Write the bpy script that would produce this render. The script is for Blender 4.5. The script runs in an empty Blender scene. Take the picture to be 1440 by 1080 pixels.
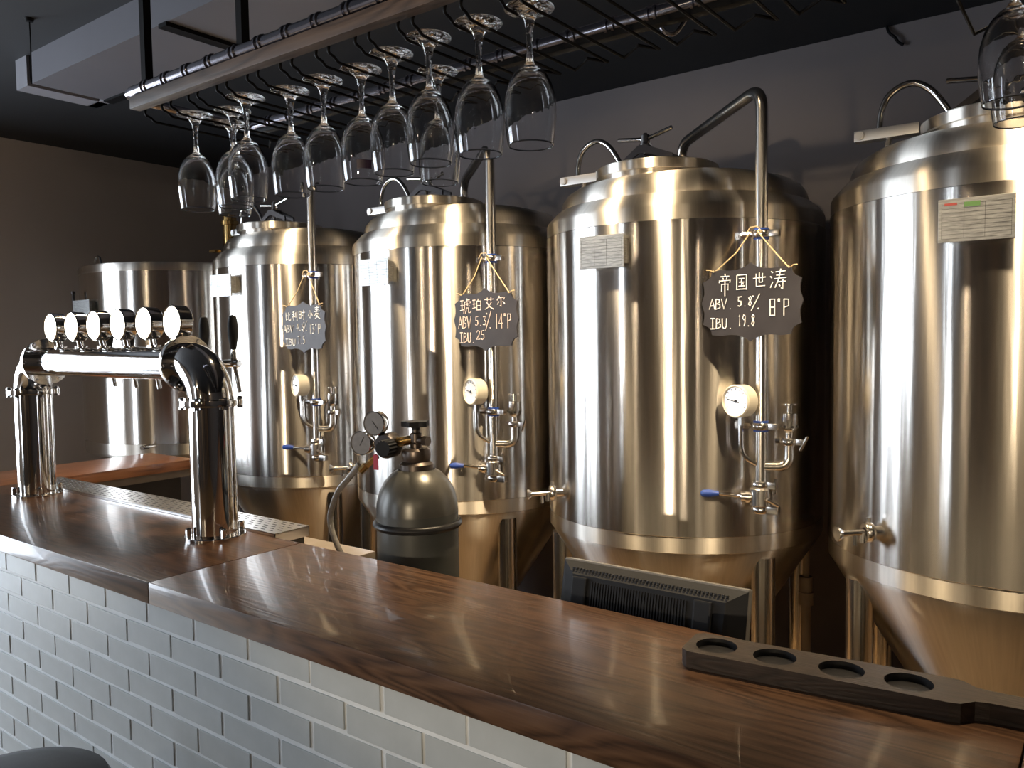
import bpy, bmesh, math, random
from mathutils import Vector, Matrix
random.seed(7)
PI = math.pi
C = bpy.context.scene.collection
sc = bpy.context.scene

# ------------------------------------------------------------ camera, world, lights, exposure
cam_d = bpy.data.cameras.new('camera'); cam = bpy.data.objects.new('camera', cam_d); C.objects.link(cam)
right = Vector((0.799, 0.601, -0.014)).normalized()
fwd = Vector((-0.601, 0.797, -0.055)); fwd = (fwd - right * fwd.dot(right)).normalized()
up = right.cross(fwd)
cam.matrix_world = Matrix(((right.x, up.x, -fwd.x, 0), (right.y, up.y, -fwd.y, 0), (right.z, up.z, -fwd.z, 1.65), (0, 0, 0, 1)))
cam_d.sensor_width = 36; cam_d.lens = 36 * 1132 / 1440; cam_d.clip_start = 0.02
sc.camera = cam

w = bpy.data.worlds.new('world'); sc.world = w; w.use_nodes = True
bg = w.node_tree.nodes['Background']
bg.inputs[0].default_value = (0.80, 0.89, 1.0, 1); bg.inputs[1].default_value = 12.0

sc.view_settings.view_transform = 'Standard'; sc.view_settings.look = 'None'
sc.view_settings.gamma = 1; sc.view_settings.use_curve_mapping = False
sc.view_settings.exposure = 0.25
sc.cycles.use_denoising = True
sc.cycles.max_bounces = 12; sc.cycles.transmission_bounces = 12; sc.cycles.glossy_bounces = 6
sc.cycles.transparent_max_bounces = 12
sc.cycles.sample_clamp_indirect = 6.0
sc.cycles.caustics_refractive = False; sc.cycles.caustics_reflective = True

def lamp(name, loc, watts, col, radius, spot=None, aim=None):
    d = bpy.data.lights.new(name, 'SPOT' if spot else 'POINT')
    d.energy = watts; d.color = col; d.shadow_soft_size = radius
    o = bpy.data.objects.new(name, d); C.objects.link(o); o.location = loc
    if spot:
        d.spot_size = spot; d.spot_blend = 0.6
        o.rotation_euler = (Vector(aim) - Vector(loc)).to_track_quat('-Z', 'Y').to_euler()
    return o

WARM = (1.0, 0.80, 0.55)
# unseen spots shaped to streak the tanks, and ceiling spots of the guest room
lamp('tank_streak_spot', (0.75, -4.7, 1.70), 480, WARM, 0.05, math.radians(18), (-1.4, 2.8, 1.66))
lamp('tank_streak_spot', (-1.5, -4.7, 1.70), 150, WARM, 0.03, math.radians(18), (-2.7, 2.8, 1.66))
lamp('tank_streak_spot', (1.9, -3.6, 1.70), 60, WARM, 0.03, math.radians(18), (-.7, 2.8, 1.66))  # extra spot, added for more streaks
lamp('ceiling_spot', (2.9, -2.6, 2.75), 30, WARM, 0.06)
lamp('ceiling_spot', (-2.6, -4.2, 2.75), 30, WARM, 0.06)
# downlights recessed in the dropped panel over the aisle
for x in (-2.97, -1.85, -1.12, -0.12):
    lamp('downlight', (x, 1.85, 2.785), 120, (1.0, 0.77, 0.48), 0.035, math.radians(92), (x, 2.50, 0))
# daylight enters through the windows in the left wall (portals guide the sampling)
WIN = [(-0.7, 0.95, 0.12), (-1.6, -0.8, 0.85)]   # y from, y to, sill height
for a, b, sill in WIN:
    d = bpy.data.lights.new('window_portal', 'AREA'); d.shape = 'RECTANGLE'; d.size = b - a; d.size_y = 1.9
    d.cycles.is_portal = True
    o = bpy.data.objects.new('window_portal', d); C.objects.link(o)
    o.location = (-5.62, (a + b) / 2, (sill + 2.7) / 2)
    o.rotation_euler = Vector((1, 0, 0)).to_track_quat('-Z', 'Y').to_euler()
    d.size, d.size_y = b - a, 2.7 - sill

d = bpy.data.lights.new('window_portal', 'AREA'); d.shape = 'RECTANGLE'; d.size, d.size_y = 0.6, 2.4; d.cycles.is_portal = True
o = bpy.data.objects.new('window_portal', d); C.objects.link(o); o.location = (-4.9, -6.12, 1.5); o.rotation_euler = Vector((0, 1, 0)).to_track_quat('-Z', 'Y').to_euler()

# ------------------------------------------------------------ materials
MATS = {}
def mat(name, col=(0.5, 0.5, 0.5), rough=0.5, metal=0.0, spec=0.5, emis=0.0, ecol=None, trans=0.0, ior=1.45, coat=0.0, build=None):
    if name in MATS: return MATS[name]
    m = bpy.data.materials.new(name); m.use_nodes = True
    nt = m.node_tree; b = nt.nodes['Principled BSDF']
    b.inputs['Base Color'].default_value = (*col, 1); b.inputs['Roughness'].default_value = rough
    b.inputs['Metallic'].default_value = metal; b.inputs['Specular IOR Level'].default_value = spec
    b.inputs['IOR'].default_value = ior; b.inputs['Transmission Weight'].default_value = trans
    b.inputs['Coat Weight'].default_value = coat
    if emis:
        b.inputs['Emission Color'].default_value = (*(ecol or col), 1); b.inputs['Emission Strength'].default_value = emis
    if build: build(nt, b)
    MATS[name] = m
    return m
def N(nt, t, **kw):
    n = nt.nodes.new(t)
    for k, v in kw.items():
        if k.startswith('i_'):
            key = k[2:]; key = int(key) if key.isdigit() else key.replace('_', ' ')
            n.inputs[key].default_value = v
        else: setattr(n, k, v)
    return n
def ramp(nt, fac, stops):
    r = N(nt, 'ShaderNodeValToRGB'); e = r.color_ramp.elements
    while len(e) < len(stops): e.new(0.5)
    for i, (p, c) in enumerate(stops): e[i].position = p; e[i].color = (*c, 1)
    nt.links.new(fac, r.inputs[0]); return r
def grain_noise(scale=(1, 1, 1), ns=5.0, detail=4.0, amt=0.12, rough_amt=0.0, bump=0.0, dist=0.001):
    # slight procedural colour and relief variation for any paint or plastic
    def f(nt, b):
        tc = N(nt, 'ShaderNodeTexCoord'); mp = N(nt, 'ShaderNodeMapping'); mp.inputs['Scale'].default_value = scale
        no = N(nt, 'ShaderNodeTexNoise', i_Scale=ns, i_Detail=detail)
        nt.links.new(tc.outputs['Object'], mp.inputs[0]); nt.links.new(mp.outputs[0], no.inputs['Vector'])
        c = b.inputs['Base Color'].default_value[:3]
        r = ramp(nt, no.outputs['Fac'], [(0.3, tuple(x * (1 - amt) for x in c)), (0.7, tuple(min(1, x * (1 + amt)) for x in c))])
        nt.links.new(r.outputs[0], b.inputs['Base Color'])
        if bump:
            bp = N(nt, 'ShaderNodeBump', i_Strength=bump, i_Distance=dist)
            nt.links.new(no.outputs['Fac'], bp.inputs['Height']); nt.links.new(bp.outputs[0], b.inputs['Normal'])
    return f
def brushed(aniso=0.75, streak=1.0):
    # stainless sheet, brushed round the vessel: sharp sideways, smeared upright, slightly uneven round the girth
    def f(nt, b):
        b.inputs['Anisotropic'].default_value = aniso; b.inputs['Anisotropic Rotation'].default_value = 0.25
        tg = N(nt, 'ShaderNodeTangent', direction_type='RADIAL', axis='Z'); nt.links.new(tg.outputs[0], b.inputs['Tangent'])
        tc = N(nt, 'ShaderNodeTexCoord'); sp = N(nt, 'ShaderNodeSeparateXYZ'); nt.links.new(tc.outputs['Object'], sp.inputs[0])
        an = N(nt, 'ShaderNodeMath', operation='ARCTAN2'); nt.links.new(sp.outputs['Y'], an.inputs[0]); nt.links.new(sp.outputs['X'], an.inputs[1])
        zz = N(nt, 'ShaderNodeMath', operation='MULTIPLY', i_1=0.10); nt.links.new(sp.outputs['Z'], zz.inputs[0])
        cb = N(nt, 'ShaderNodeCombineXYZ'); nt.links.new(an.outputs[0], cb.inputs['X']); nt.links.new(zz.outputs[0], cb.inputs['Y'])
        oi = N(nt, 'ShaderNodeObjectInfo'); nt.links.new(oi.outputs['Random'], cb.inputs['Z'])
        n1 = N(nt, 'ShaderNodeTexNoise', i_Scale=4.0, i_Detail=4.0, i_Roughness=0.45); nt.links.new(cb.outputs[0], n1.inputs['Vector'])
        bp = N(nt, 'ShaderNodeBump', i_Strength=0.20 * streak, i_Distance=0.02)
        nt.links.new(n1.outputs['Fac'], bp.inputs['Height']); nt.links.new(bp.outputs[0], b.inputs['Normal'])
        n2 = N(nt, 'ShaderNodeTexNoise', i_Scale=60.0, i_Detail=2.0); nt.links.new(cb.outputs[0], n2.inputs['Vector'])
        c = b.inputs['Base Color'].default_value[:3]
        r = ramp(nt, n2.outputs['Fac'], [(0.3, tuple(x * 0.9 for x in c)), (0.7, c)]); nt.links.new(r.outputs[0], b.inputs['Base Color'])
    return f
def wood(c0, c1, c2, axis='X', scale=1.0, bump=0.25):
    def f(nt, b):
        tc = N(nt, 'ShaderNodeTexCoord'); mp = N(nt, 'ShaderNodeMapping')
        s = {'X': (0.9, 7.0, 7.0), 'Y': (7.0, 0.9, 7.0)}[axis]; mp.inputs['Scale'].default_value = tuple(k * scale for k in s)
        nt.links.new(tc.outputs['Object'], mp.inputs[0])
        n1 = N(nt, 'ShaderNodeTexNoise', i_Scale=1.3, i_Detail=2.0); nt.links.new(mp.outputs[0], n1.inputs['Vector'])
        mul = N(nt, 'ShaderNodeMath', operation='MULTIPLY', i_1=16.0); nt.links.new(n1.outputs['Fac'], mul.inputs[0])
        fr = N(nt, 'ShaderNodeMath', operation='PINGPONG', i_1=0.5); nt.links.new(mul.outputs[0], fr.inputs[0])
        m2 = N(nt, 'ShaderNodeMapping'); m2.inputs['Scale'].default_value = tuple(k * scale * 14 if k > 1 else k * scale * 3 for k in s)
        nt.links.new(tc.outputs['Object'], m2.inputs[0])
        n2 = N(nt, 'ShaderNodeTexNoise', i_Scale=2.0, i_Detail=5.0); nt.links.new(m2.outputs[0], n2.inputs['Vector'])
        mx = N(nt, 'ShaderNodeMath', operation='MULTIPLY_ADD', i_1=0.52, i_2=0.0); nt.links.new(n2.outputs['Fac'], mx.inputs[0])
        ad = N(nt, 'ShaderNodeMath', operation='MULTIPLY_ADD', i_1=0.68); nt.links.new(fr.outputs[0], ad.inputs[0]); nt.links.new(mx.outputs[0], ad.inputs[2])
        r = ramp(nt, ad.outputs[0], [(0.2, c0), (0.45, c1), (0.75, c2)]); nt.links.new(r.outputs[0], b.inputs['Base Color'])
        bp = N(nt, 'ShaderNodeBump', i_Strength=bump, i_Distance=0.002); nt.links.new(ad.outputs[0], bp.inputs['Height']); nt.links.new(bp.outputs[0], b.inputs['Normal'])
    return f

STEEL = mat('brushed_steel', (0.66, 0.625, 0.58), 0.22, 1.0, build=brushed(1.0, 0.6))
STEEL_DOME = mat('satin_steel', (0.70, 0.655, 0.59), 0.37, 1.0, build=brushed(1.0, 0.3))
CHROME = mat('polished_steel', (0.74, 0.72, 0.70), 0.07, 1.0, build=grain_noise(ns=3, amt=0.04))
FIT = mat('fitting_steel', (0.74, 0.71, 0.68), 0.20, 1.0, build=grain_noise(ns=5, amt=0.05))
HINGE = mat('hinge_steel', (0.62, 0.60, 0.58), 0.38, 1.0, build=grain_noise(ns=5, amt=0.06))
PIPE = mat('pipe_steel', (0.72, 0.69, 0.65), 0.22, 1.0, build=grain_noise(ns=3, amt=0.04))
GUN = mat('dark_plate_steel', (0.05, 0.045, 0.045), 0.4, 0.9, build=grain_noise(ns=6, amt=0.1))
BARWOOD = mat('bar_wood', rough=0.29, coat=0.15, build=wood((0.026, 0.012, 0.006), (0.072, 0.036, 0.019), (0.112, 0.060, 0.033)))
LEDGEWOOD = mat('ledge_wood', rough=0.35, coat=0.2, build=wood((0.09, 0.034, 0.015), (0.19, 0.08, 0.038), (0.25, 0.115, 0.058), 'Y'))
RACKWOOD = mat('rack_wood', rough=0.5, build=wood((0.035, 0.02, 0.012), (0.075, 0.046, 0.03), (0.11, 0.07, 0.046)))
DARKWOOD = mat('paddle_wood', rough=0.45, build=wood((0.012, 0.008, 0.006), (0.025, 0.016, 0.012), (0.038, 0.025, 0.019), 'X', 2.0))
FLOORWOOD = mat('floor_wood', rough=0.4, build=wood((0.15, 0.09, 0.045), (0.28, 0.18, 0.09), (0.36, 0.24, 0.13)))
WALLWOOD = mat('wall_wood', rough=0.6, build=wood((0.09, 0.055, 0.03), (0.16, 0.10, 0.058), (0.22, 0.14, 0.085)))
WALLF = mat('dark_brown_paint', (0.06, 0.048, 0.042), 0.7, build=grain_noise(ns=2, amt=0.1))
BRICK = mat('painted_brick', (0.42, 0.455, 0.47), 0.5, build=grain_noise(ns=9, amt=0.10, bump=0.3, dist=0.002))
MORTAR = mat('pale_mortar', (0.66, 0.70, 0.73), 0.7, build=grain_noise(ns=30, amt=0.06, bump=0.5, dist=0.002))
WALLB = mat('grey_wall_paint', (0.175, 0.156, 0.158), 0.75, build=grain_noise(ns=2, amt=0.05, bump=0.1))
WALLL = mat('taupe_wall_paint', (0.50, 0.45, 0.42), 0.75, build=grain_noise(ns=2, amt=0.05, bump=0.1))
CEIL = mat('black_ceiling_paint', (0.017, 0.0185, 0.022), 0.7, build=grain_noise(ns=1.5, amt=0.15, bump=0.1))
SLAB = mat('grey_panel_paint', (0.105, 0.105, 0.122), 0.6, build=grain_noise(ns=3, amt=0.05))
SLABWHITE = mat('pale_trim_paint', (0.20, 0.20, 0.225), 0.5, build=grain_noise(ns=3, amt=0.05))
BLACK = mat('black_metal', (0.006, 0.006, 0.007), 0.6, 0.0, 0.1, build=grain_noise(ns=8, amt=0.2))
RAIL = mat('dark_chrome', (0.30, 0.29, 0.33), 0.18, 1.0, build=grain_noise(ns=8, amt=0.1))
PLASTIC = mat('black_plastic', (0.012, 0.013, 0.016), 0.55, 0.0, 0.25, build=grain_noise(ns=20, amt=0.15))
PLASTIC2 = mat('grey_plastic', (0.14, 0.135, 0.13), 0.45, build=grain_noise(ns=20, amt=0.1))
BLUE = mat('blue_plastic', (0.02, 0.06, 0.30), 0.35, build=grain_noise(ns=20, amt=0.1))
WHITE = mat('gauge_cream', (0.66, 0.62, 0.52), 0.35, build=grain_noise(ns=20, amt=0.05))
DIAL = mat('dial_face', (0.78, 0.78, 0.80), 0.15, coat=0.6, build=grain_noise(ns=20, amt=0.05))
DIALG = mat('grey_dial_face', (0.20, 0.20, 0.21), 0.25, coat=0.3, build=grain_noise(ns=60, amt=0.1))
INK = mat('black_ink', (0.01, 0.01, 0.012), 0.5, build=grain_noise(ns=20, amt=0.1))
BOARD = mat('chalkboard', (0.036, 0.033, 0.037), 0.45, 0.0, 0.35, build=grain_noise(ns=10, amt=0.2))
CHALK = mat('white_chalk', (0.95, 0.95, 0.95), 0.9, build=grain_noise(ns=200, amt=0.1))
CHALKP = mat('pink_chalk', (0.86, 0.72, 0.68), 0.9, build=grain_noise(ns=200, amt=0.2))
CORD = mat('jute_cord', (0.55, 0.42, 0.25), 0.8, build=grain_noise(ns=100, amt=0.2))
PLATE = mat('engraved_plate', (0.36, 0.365, 0.36), 0.45, 1.0, build=grain_noise((1, 1, 6), ns=40, amt=0.25))
GASBODY = mat('grey_gas_paint', (0.075, 0.08, 0.078), 0.40, 0.2, build=grain_noise(ns=6, amt=0.3, bump=0.1))
GASDOME = mat('worn_gas_paint', (0.11, 0.108, 0.10), 0.33, 0.6, build=grain_noise(ns=7, amt=0.35, bump=0.1))
RUBBER_AND_SHADE = mat('black_rubber_and_well_shade', (0.012, 0.012, 0.014), 0.35, build=grain_noise(ns=10, amt=0.1))
BRASS = mat('brass', (0.50, 0.33, 0.13), 0.25, 1.0, build=grain_noise(ns=10, amt=0.1))
BRONZE = mat('dark_bronze', (0.15, 0.125, 0.11), 0.35, 0.85, build=grain_noise(ns=10, amt=0.2))
RED = mat('red_tag', (0.35, 0.01, 0.03), 0.5, build=grain_noise(ns=10, amt=0.1))
GREEN = mat('green_print', (0.07, 0.15, 0.05), 0.5, build=grain_noise(ns=10, amt=0.1))
LAMPFACE = mat('lit_face', (1, 0.95, 0.84), 0.4, emis=14.0, ecol=(1, 0.93, 0.78), build=grain_noise(ns=25, amt=0.02))
LEATHER = mat('black_leather', (0.010, 0.011, 0.016), 0.42, 0.0, 0.35, build=grain_noise(ns=60, amt=0.2, bump=0.15))
PVC = mat('old_pvc', (0.20, 0.16, 0.12), 0.5, build=grain_noise(ns=10, amt=0.1))
HOSE = mat('clear_hose', (0.22, 0.21, 0.20), 0.12, trans=0.2, build=grain_noise((1, 1, 1), ns=80, amt=0.2))
STONE = mat('beige_worktop', (0.22, 0.185, 0.15), 0.35, build=grain_noise(ns=12, amt=0.1))
DARK = mat('dark_cabinet', (0.03, 0.027, 0.025), 0.5, build=grain_noise(ns=6, amt=0.2))
TRAY = mat('tray_steel', (0.72, 0.70, 0.68), 0.28, 1.0, build=grain_noise(ns=6, amt=0.05))
def glass_build(nt, b):
    tc = N(nt, 'ShaderNodeTexCoord'); no = N(nt, 'ShaderNodeTexNoise', i_Scale=90.0, i_Detail=1.0)
    nt.links.new(tc.outputs['Object'], no.inputs['Vector'])
    sp = N(nt, 'ShaderNodeSeparateXYZ'); nt.links.new(tc.outputs['Object'], sp.inputs[0])
    mr = N(nt, 'ShaderNodeMapRange'); mr.inputs['From Min'].default_value = -0.10; mr.inputs['From Max'].default_value = -0.01
    mr.inputs['To Min'].default_value = 0.03; mr.inputs['To Max'].default_value = 0.9
    nt.links.new(sp.outputs['Z'], mr.inputs['Value'])
    bp = N(nt, 'ShaderNodeBump', i_Distance=0.004); nt.links.new(mr.outputs[0], bp.inputs['Strength'])
    nt.links.new(no.outputs['Fac'], bp.inputs['Height']); nt.links.new(bp.outputs[0], b.inputs['Normal'])
GLASS = mat('wine_glass', (1, 1, 1), 0.0, trans=1.0, ior=1.48, build=glass_build)

# ------------------------------------------------------------ mesh helpers
class MB:
    def __init__(s): s.bm = bmesh.new()
    def box(s, a, b, bevel=0.0, rot=None, piv=None):
        a, b = Vector(a), Vector(b)
        r = bmesh.ops.create_cube(s.bm, size=1)['verts']
        for v in r: v.co = Vector(((a.x + b.x) / 2 + v.co.x * (b.x - a.x), (a.y + b.y) / 2 + v.co.y * (b.y - a.y), (a.z + b.z) / 2 + v.co.z * (b.z - a.z)))
        if bevel:
            es = {e for v in r for e in v.link_edges}
            o = bmesh.ops.bevel(s.bm, geom=list(es), offset=bevel, segments=2, affect='EDGES', profile=0.7)
            r = list({v for f in o['faces'] for v in f.verts} | {v for v in r if v.is_valid})
        if rot is not None:
            p = Vector(piv) if piv is not None else (a + b) / 2
            for v in r: v.co = rot @ (v.co - p) + p
        return s
    def tube(s, pts, r, n=10, cap=True, radii=None, closed=False):
        pts = [Vector(p) for p in pts]; rings = []; prev = None; m = len(pts)
        for i, p in enumerate(pts):
            if closed: t = (pts[(i + 1) % m] - pts[i - 1]).normalized()
            elif i == 0: t = (pts[1] - pts[0]).normalized()
            elif i == m - 1: t = (pts[-1] - pts[-2]).normalized()
            else: t = ((pts[i + 1] - p).normalized() + (p - pts[i - 1]).normalized()).normalized()
            if prev is None:
                u = t.orthogonal().normalized()
            else:
                u = (prev - t * prev.dot(t)).normalized()
            prev = u; vv = t.cross(u); rr = radii[i] if radii else r
            rings.append([s.bm.verts.new(p + (u * math.cos(2 * PI * k / n) + vv * math.sin(2 * PI * k / n)) * rr) for k in range(n)])
        for i in range(m if closed else m - 1):
            A, B = rings[i], rings[(i + 1) % m]
            for k in range(n): s.bm.faces.new((A[k], A[(k + 1) % n], B[(k + 1) % n], B[k]))
        if cap and not closed:
            s.bm.faces.new(rings[0][::-1]); s.bm.faces.new(rings[-1])
        return s
    def lathe(s, prof, n=32, o=(0, 0, 0), axis=(0, 0, 1), arc=None):
        # prof: (radius, height) pairs, turned about axis through o
        z = Vector(axis).normalized(); x = z.orthogonal().normalized(); y = z.cross(x)
        if abs(z.z) > 0.99: x, y = Vector((1, 0, 0)), Vector((0, 1, 0)) * (1 if z.z > 0 else -1)
        o = Vector(o); rings = []
        for r, h in prof:
            if r < 1e-6: rings.append([s.bm.verts.new(o + z * h)])
            else: rings.append([s.bm.verts.new(o + z * h + (x * math.cos(2 * PI * k / n) + y * math.sin(2 * PI * k / n)) * r) for k in range(n)])
        for A, B in zip(rings, rings[1:]):
            if len(A) == 1 and len(B) == 1: continue
            for k in range(n):
                k2 = (k + 1) % n
                if len(A) == 1: s.bm.faces.new((A[0], B[k2], B[k]))
                elif len(B) == 1: s.bm.faces.new((A[k], A[k2], B[0]))
                else: s.bm.faces.new((A[k], A[k2], B[k2], B[k]))
        return s
    def cyl(s, a, b, r, n=20, r2=None, bev=0.0):
        a, b = Vector(a), Vector(b); L = (b - a).length; r2 = r if r2 is None else r2
        if bev: pr = [(0, 0), (r - bev, 0), (r, bev), (r2, L - bev), (r2 - bev, L), (0, L)]
        else: pr = [(0, 0), (r, 0), (r2, L), (0, L)]
        return s.lathe(pr, n, a, (b - a))
    def prism(s, poly, M4, depth):
        # flat outline extruded; M4 maps (u, v, w) to the world
        a = [s.bm.verts.new(M4 @ Vector((u, v, 0))) for u, v in poly]
        b = [s.bm.verts.new(M4 @ Vector((u, v, depth))) for u, v in poly]
        n = len(poly)
        s.bm.faces.new(a[::-1]); s.bm.faces.new(b)
        for i in range(n): s.bm.faces.new((a[i], a[(i + 1) % n], b[(i + 1) % n], b[i]))
        return s
    def build(s, name, m, parent=None, smooth=True, angle=35):
        bmesh.ops.recalc_face_normals(s.bm, faces=s.bm.faces)
        me = bpy.data.meshes.new(name); s.bm.to_mesh(me); s.bm.free()
        me.materials.append(m)
        if smooth:
            for p in me.polygons: p.use_smooth = True
            try: me.set_sharp_from_angle(angle=math.radians(angle))
            except Exception: pass
        o = bpy.data.objects.new(name, me); C.objects.link(o)
        if parent is not None: o.parent = parent
        return o
def tag(o, label=None, cat=None, group=None, kind=None):
    if label: o['label'] = label
    if cat: o['category'] = cat
    if group: o['group'] = group
    if kind: o['kind'] = kind
    return o
def empty(name, loc, label, cat, group=None):
    o = bpy.data.objects.new(name, None); C.objects.link(o); o.location = loc; o.empty_display_size = 0.1
    return tag(o, label, cat, group)
def copy_tree(o, parent=None):
    c = o.copy(); C.objects.link(c)
    if parent is not None: c.parent = parent
    for ch in list(o.children): copy_tree(ch, c)
    return c
def bend(pts, r=0.05, k=6):
    # polyline with rounded corners
    P = [Vector(p) for p in pts]; out = [P[0]]
    for i in range(1, len(P) - 1):
        a = (P[i - 1] - P[i]); b = (P[i + 1] - P[i]); d = min(r, a.length * 0.49, b.length * 0.49)
        A, B = P[i] + a.normalized() * d, P[i] + b.normalized() * d
        for j in range(k + 1):
            t = j / k; out.append(A * (1 - t) ** 2 + P[i] * 2 * t * (1 - t) + B * t * t)
    out.append(P[-1]); return out
def rz(a): return Matrix.Rotation(a, 4, 'Z')
def struct(name, m, mb, parent=None):
    o = mb.build(name, m, parent, smooth=False)
    if parent is None: o['kind'] = 'structure'
    return o

# ------------------------------------------------------------ the room
ZC = 2.932
X0, X1, Y0, Y1 = -5.5, 3.6, -6.0, 3.7
struct('floor', FLOORWOOD, MB().box((X0 - .2, Y0 - .2, -0.1), (X1 + .2, Y1 + .2, 0)))
struct('ceiling', CEIL, MB().box((X0 - .2, Y0 - .2, ZC), (X1 + .2, Y1 + .2, ZC + 0.1)))
struct('wall_back', WALLB, MB().box((X0 - .2, Y1, 0), (X1 + .2, Y1 + 0.2, ZC)))
struct('wall_front', WALLF, MB().box((X0 - .2, Y0 - 0.2, 0), (-5.2, Y0, ZC)).box((-4.6, Y0 - 0.2, 0), (X1 + .2, Y0, ZC)).box((-5.2, Y0 - 0.2, 0), (-4.6, Y0, .3)).box((-5.2, Y0 - 0.2, 2.7), (-4.6, Y0, ZC)))
f = MB()
for x in (-5.2, -4.64): f.box((x, Y0 - .13, .3), (x + .04, Y0 - .07, 2.7))
for z in (.3, 2.66): f.box((-5.2, Y0 - .13, z), (-4.6, Y0 - .07, z + .04))
struct('window_3', BLACK, f)
for k, (x, wd) in enumerate(((-3.3, .5), (-2.1, .15), (-1.2, .7), (.1, .2), (1.3, .35), (2.3, .8))): struct('trim_%d' % (k + 4), WALLWOOD, MB().box((x, Y0, 0), (x + wd, Y0 + .12, ZC)))  # unseen wood posts, added to give the tank reflections upright streaks
struct('wall_right', WALLF, MB().box((X1, Y0, 0), (X1 + .2, Y1, ZC)))
wl = MB(); edges = sorted(WIN); ys = [Y0]
for a, b, _ in edges: ys += [a, b]
ys.append(Y1)
for i in range(0, len(ys), 2): wl.box((X0 - .2, ys[i], 0), (X0, ys[i + 1], ZC))
for a, b, sill in edges:
    wl.box((X0 - .2, a, 0), (X0, b, sill)); wl.box((X0 - .2, a, 2.7), (X0, b, ZC))
struct('wall_left', WALLL, wl)
for i, (a, b, sill) in enumerate(edges):
    f = MB(); xm = X0 - 0.1
    for y in ((a, .08, b - .04) if b > 0 else (a, b - .04)): f.box((xm - .03, y, sill), (xm + .03, y + (.09 if y == .08 else .04), 2.7))
    for z in (sill, 2.66): f.box((xm - .03, a, z), (xm + .03, b, z + .04))
    struct('window_%d' % (i + 1), BLACK, f)
# dropped panel under the ceiling
struct('trim_1', SLAB, MB().box((-3.83, 1.618, 2.80), (2.2, 1.97, ZC)))
struct('trim_2', SLABWHITE, MB().box((-3.985, 1.618, 2.80), (-3.875, 1.975, ZC)).box((-3.985, 1.93, 2.80), (-3.80, 1.975, 2.83)))
struct('trim_3', BLACK, MB().box((-3.875, 1.63, 2.815), (-3.83, 1.97, ZC)).box((-2.785, 1.612, 2.785), (-2.735, 1.975, 2.80)).box((-3.83, 1.93, 2.79), (-2.2, 1.975, 2.80)))
# thin wire and stray cable
o = MB().tube([(-3.434, 1.452, ZC), (-3.44, 1.455, 2.85), (-3.435, 1.45, 2.68)], 0.0025, 6).lathe([(0, 0), (.018, 0), (.014, -.012), (0, -.014)], 12, (-3.434, 1.452, ZC)).build('ceiling_wire', BLACK)
tag(o, 'thin wire hanging from a small rose beside the dropped grey panel', 'wire')
o = MB().tube(bend([(-.80, 3.69, ZC), (-.79, 3.685, 2.90), (-.765, 3.68, 2.875), (-.755, 3.685, 2.855), (-.735, 3.685, 2.84)], .02), 0.006, 8).build('loose_cable', BLACK)
tag(o, 'short loose black cable end poking down the back wall', 'cable')

# ------------------------------------------------------------ bar: base with bricks, wooden tops, return ledge
base = empty('bar_counter', (-1.5, 1.15, 0), 'pale grey painted brick front of the bar under the brown top', 'bar')
base_inv = Matrix.Translation((-1.5, 1.15, 0)).inverted()
def under(o, root):
    o.parent = root; o.matrix_parent_inverse = Matrix.Translation(root.location).inverted(); return o
under(MB().box((-3.50, 0.9778, 0), (1.3, 1.35, 1.048)).build('mortar_wall', MORTAR, smooth=False), base)
brick_me = []
for v in range(5):
    b = MB(); L, H = 0.189, 0.0555
    j = lambda: random.uniform(-.0022, .0022)
    b.box((-L / 2 + j(), 0, -H / 2 + j()), (L / 2 + j(), 0.012, H / 2 + j()), 0.0015)
    o = b.build('brick', BRICK, smooth=False); brick_me.append(o.data); bpy.data.objects.remove(o)
row = 0; z = 1.048 - 0.0315
while z > 0.36:
    x = -2.92 + (0.099 if row % 2 else 0.0) + (-0.0)
    while x < 1.15:
        o = bpy.data.objects.new('brick', random.choice(brick_me)); C.objects.link(o)
        o.location = (x, 0.9757 + random.uniform(-.0008, .0006), z); o.rotation_euler = (0, random.uniform(-.006, .006), PI if random.random() < .5 else 0)
        if o.rotation_euler.z: o.location.y += 0.0
        o.rotation_euler.z = 0
        under(o, base); x += 0.1985
    z -= 0.0637; row += 1
under(MB().box((-2.9, .9765, 0), (1.3, .9778, 0.35)).build('lower_panel', BRICK, smooth=False), base)

def bar_top(x0, x1, label):
    o = MB().box((x0, 0.957, 1.048), (x1, 1.395, 1.10), 0.004).build('wooden_countertop', BARWOOD)
    # local origin per slab so the grain differs
    c = Vector(((x0 + x1) / 2, 1.17, 1.048))
    o.data.transform(Matrix.Translation(-c)); o.location = c
    return tag(o, label, 'bar top', 'wooden slabs of the bar top')
bar_top(-3.528, -1.7872, 'brown wooden bar top slab carrying the steel beer tower')
bar_top(-1.7852, -0.0892, 'long brown wooden bar top slab in the middle, carrying the tasting paddle')
bar_top(-0.0872, 1.3, 'brown bar top slab at the lower right corner beyond the joint')

ledge = empty('side_counter', (-3.75, 1.8, 0), 'brown wooden return counter behind the left tower column', 'counter')
l = MB().box((-3.93, 0.96, 1.055), (-3.53, 2.15, 1.10), 0.004).build('worktop', LEDGEWOOD); under(l, ledge)
l = MB().box((-3.90, 1.0, 1.02), (-3.545, 2.13, 1.055)).build('rail', STONE, smooth=False); under(l, ledge); l['label'] = 'pale beige rail'
l = MB().box((-3.88, 1.0, 0), (-3.58, 2.10, 1.02)).build('carcass', DARK, smooth=False); under(l, ledge)

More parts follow.
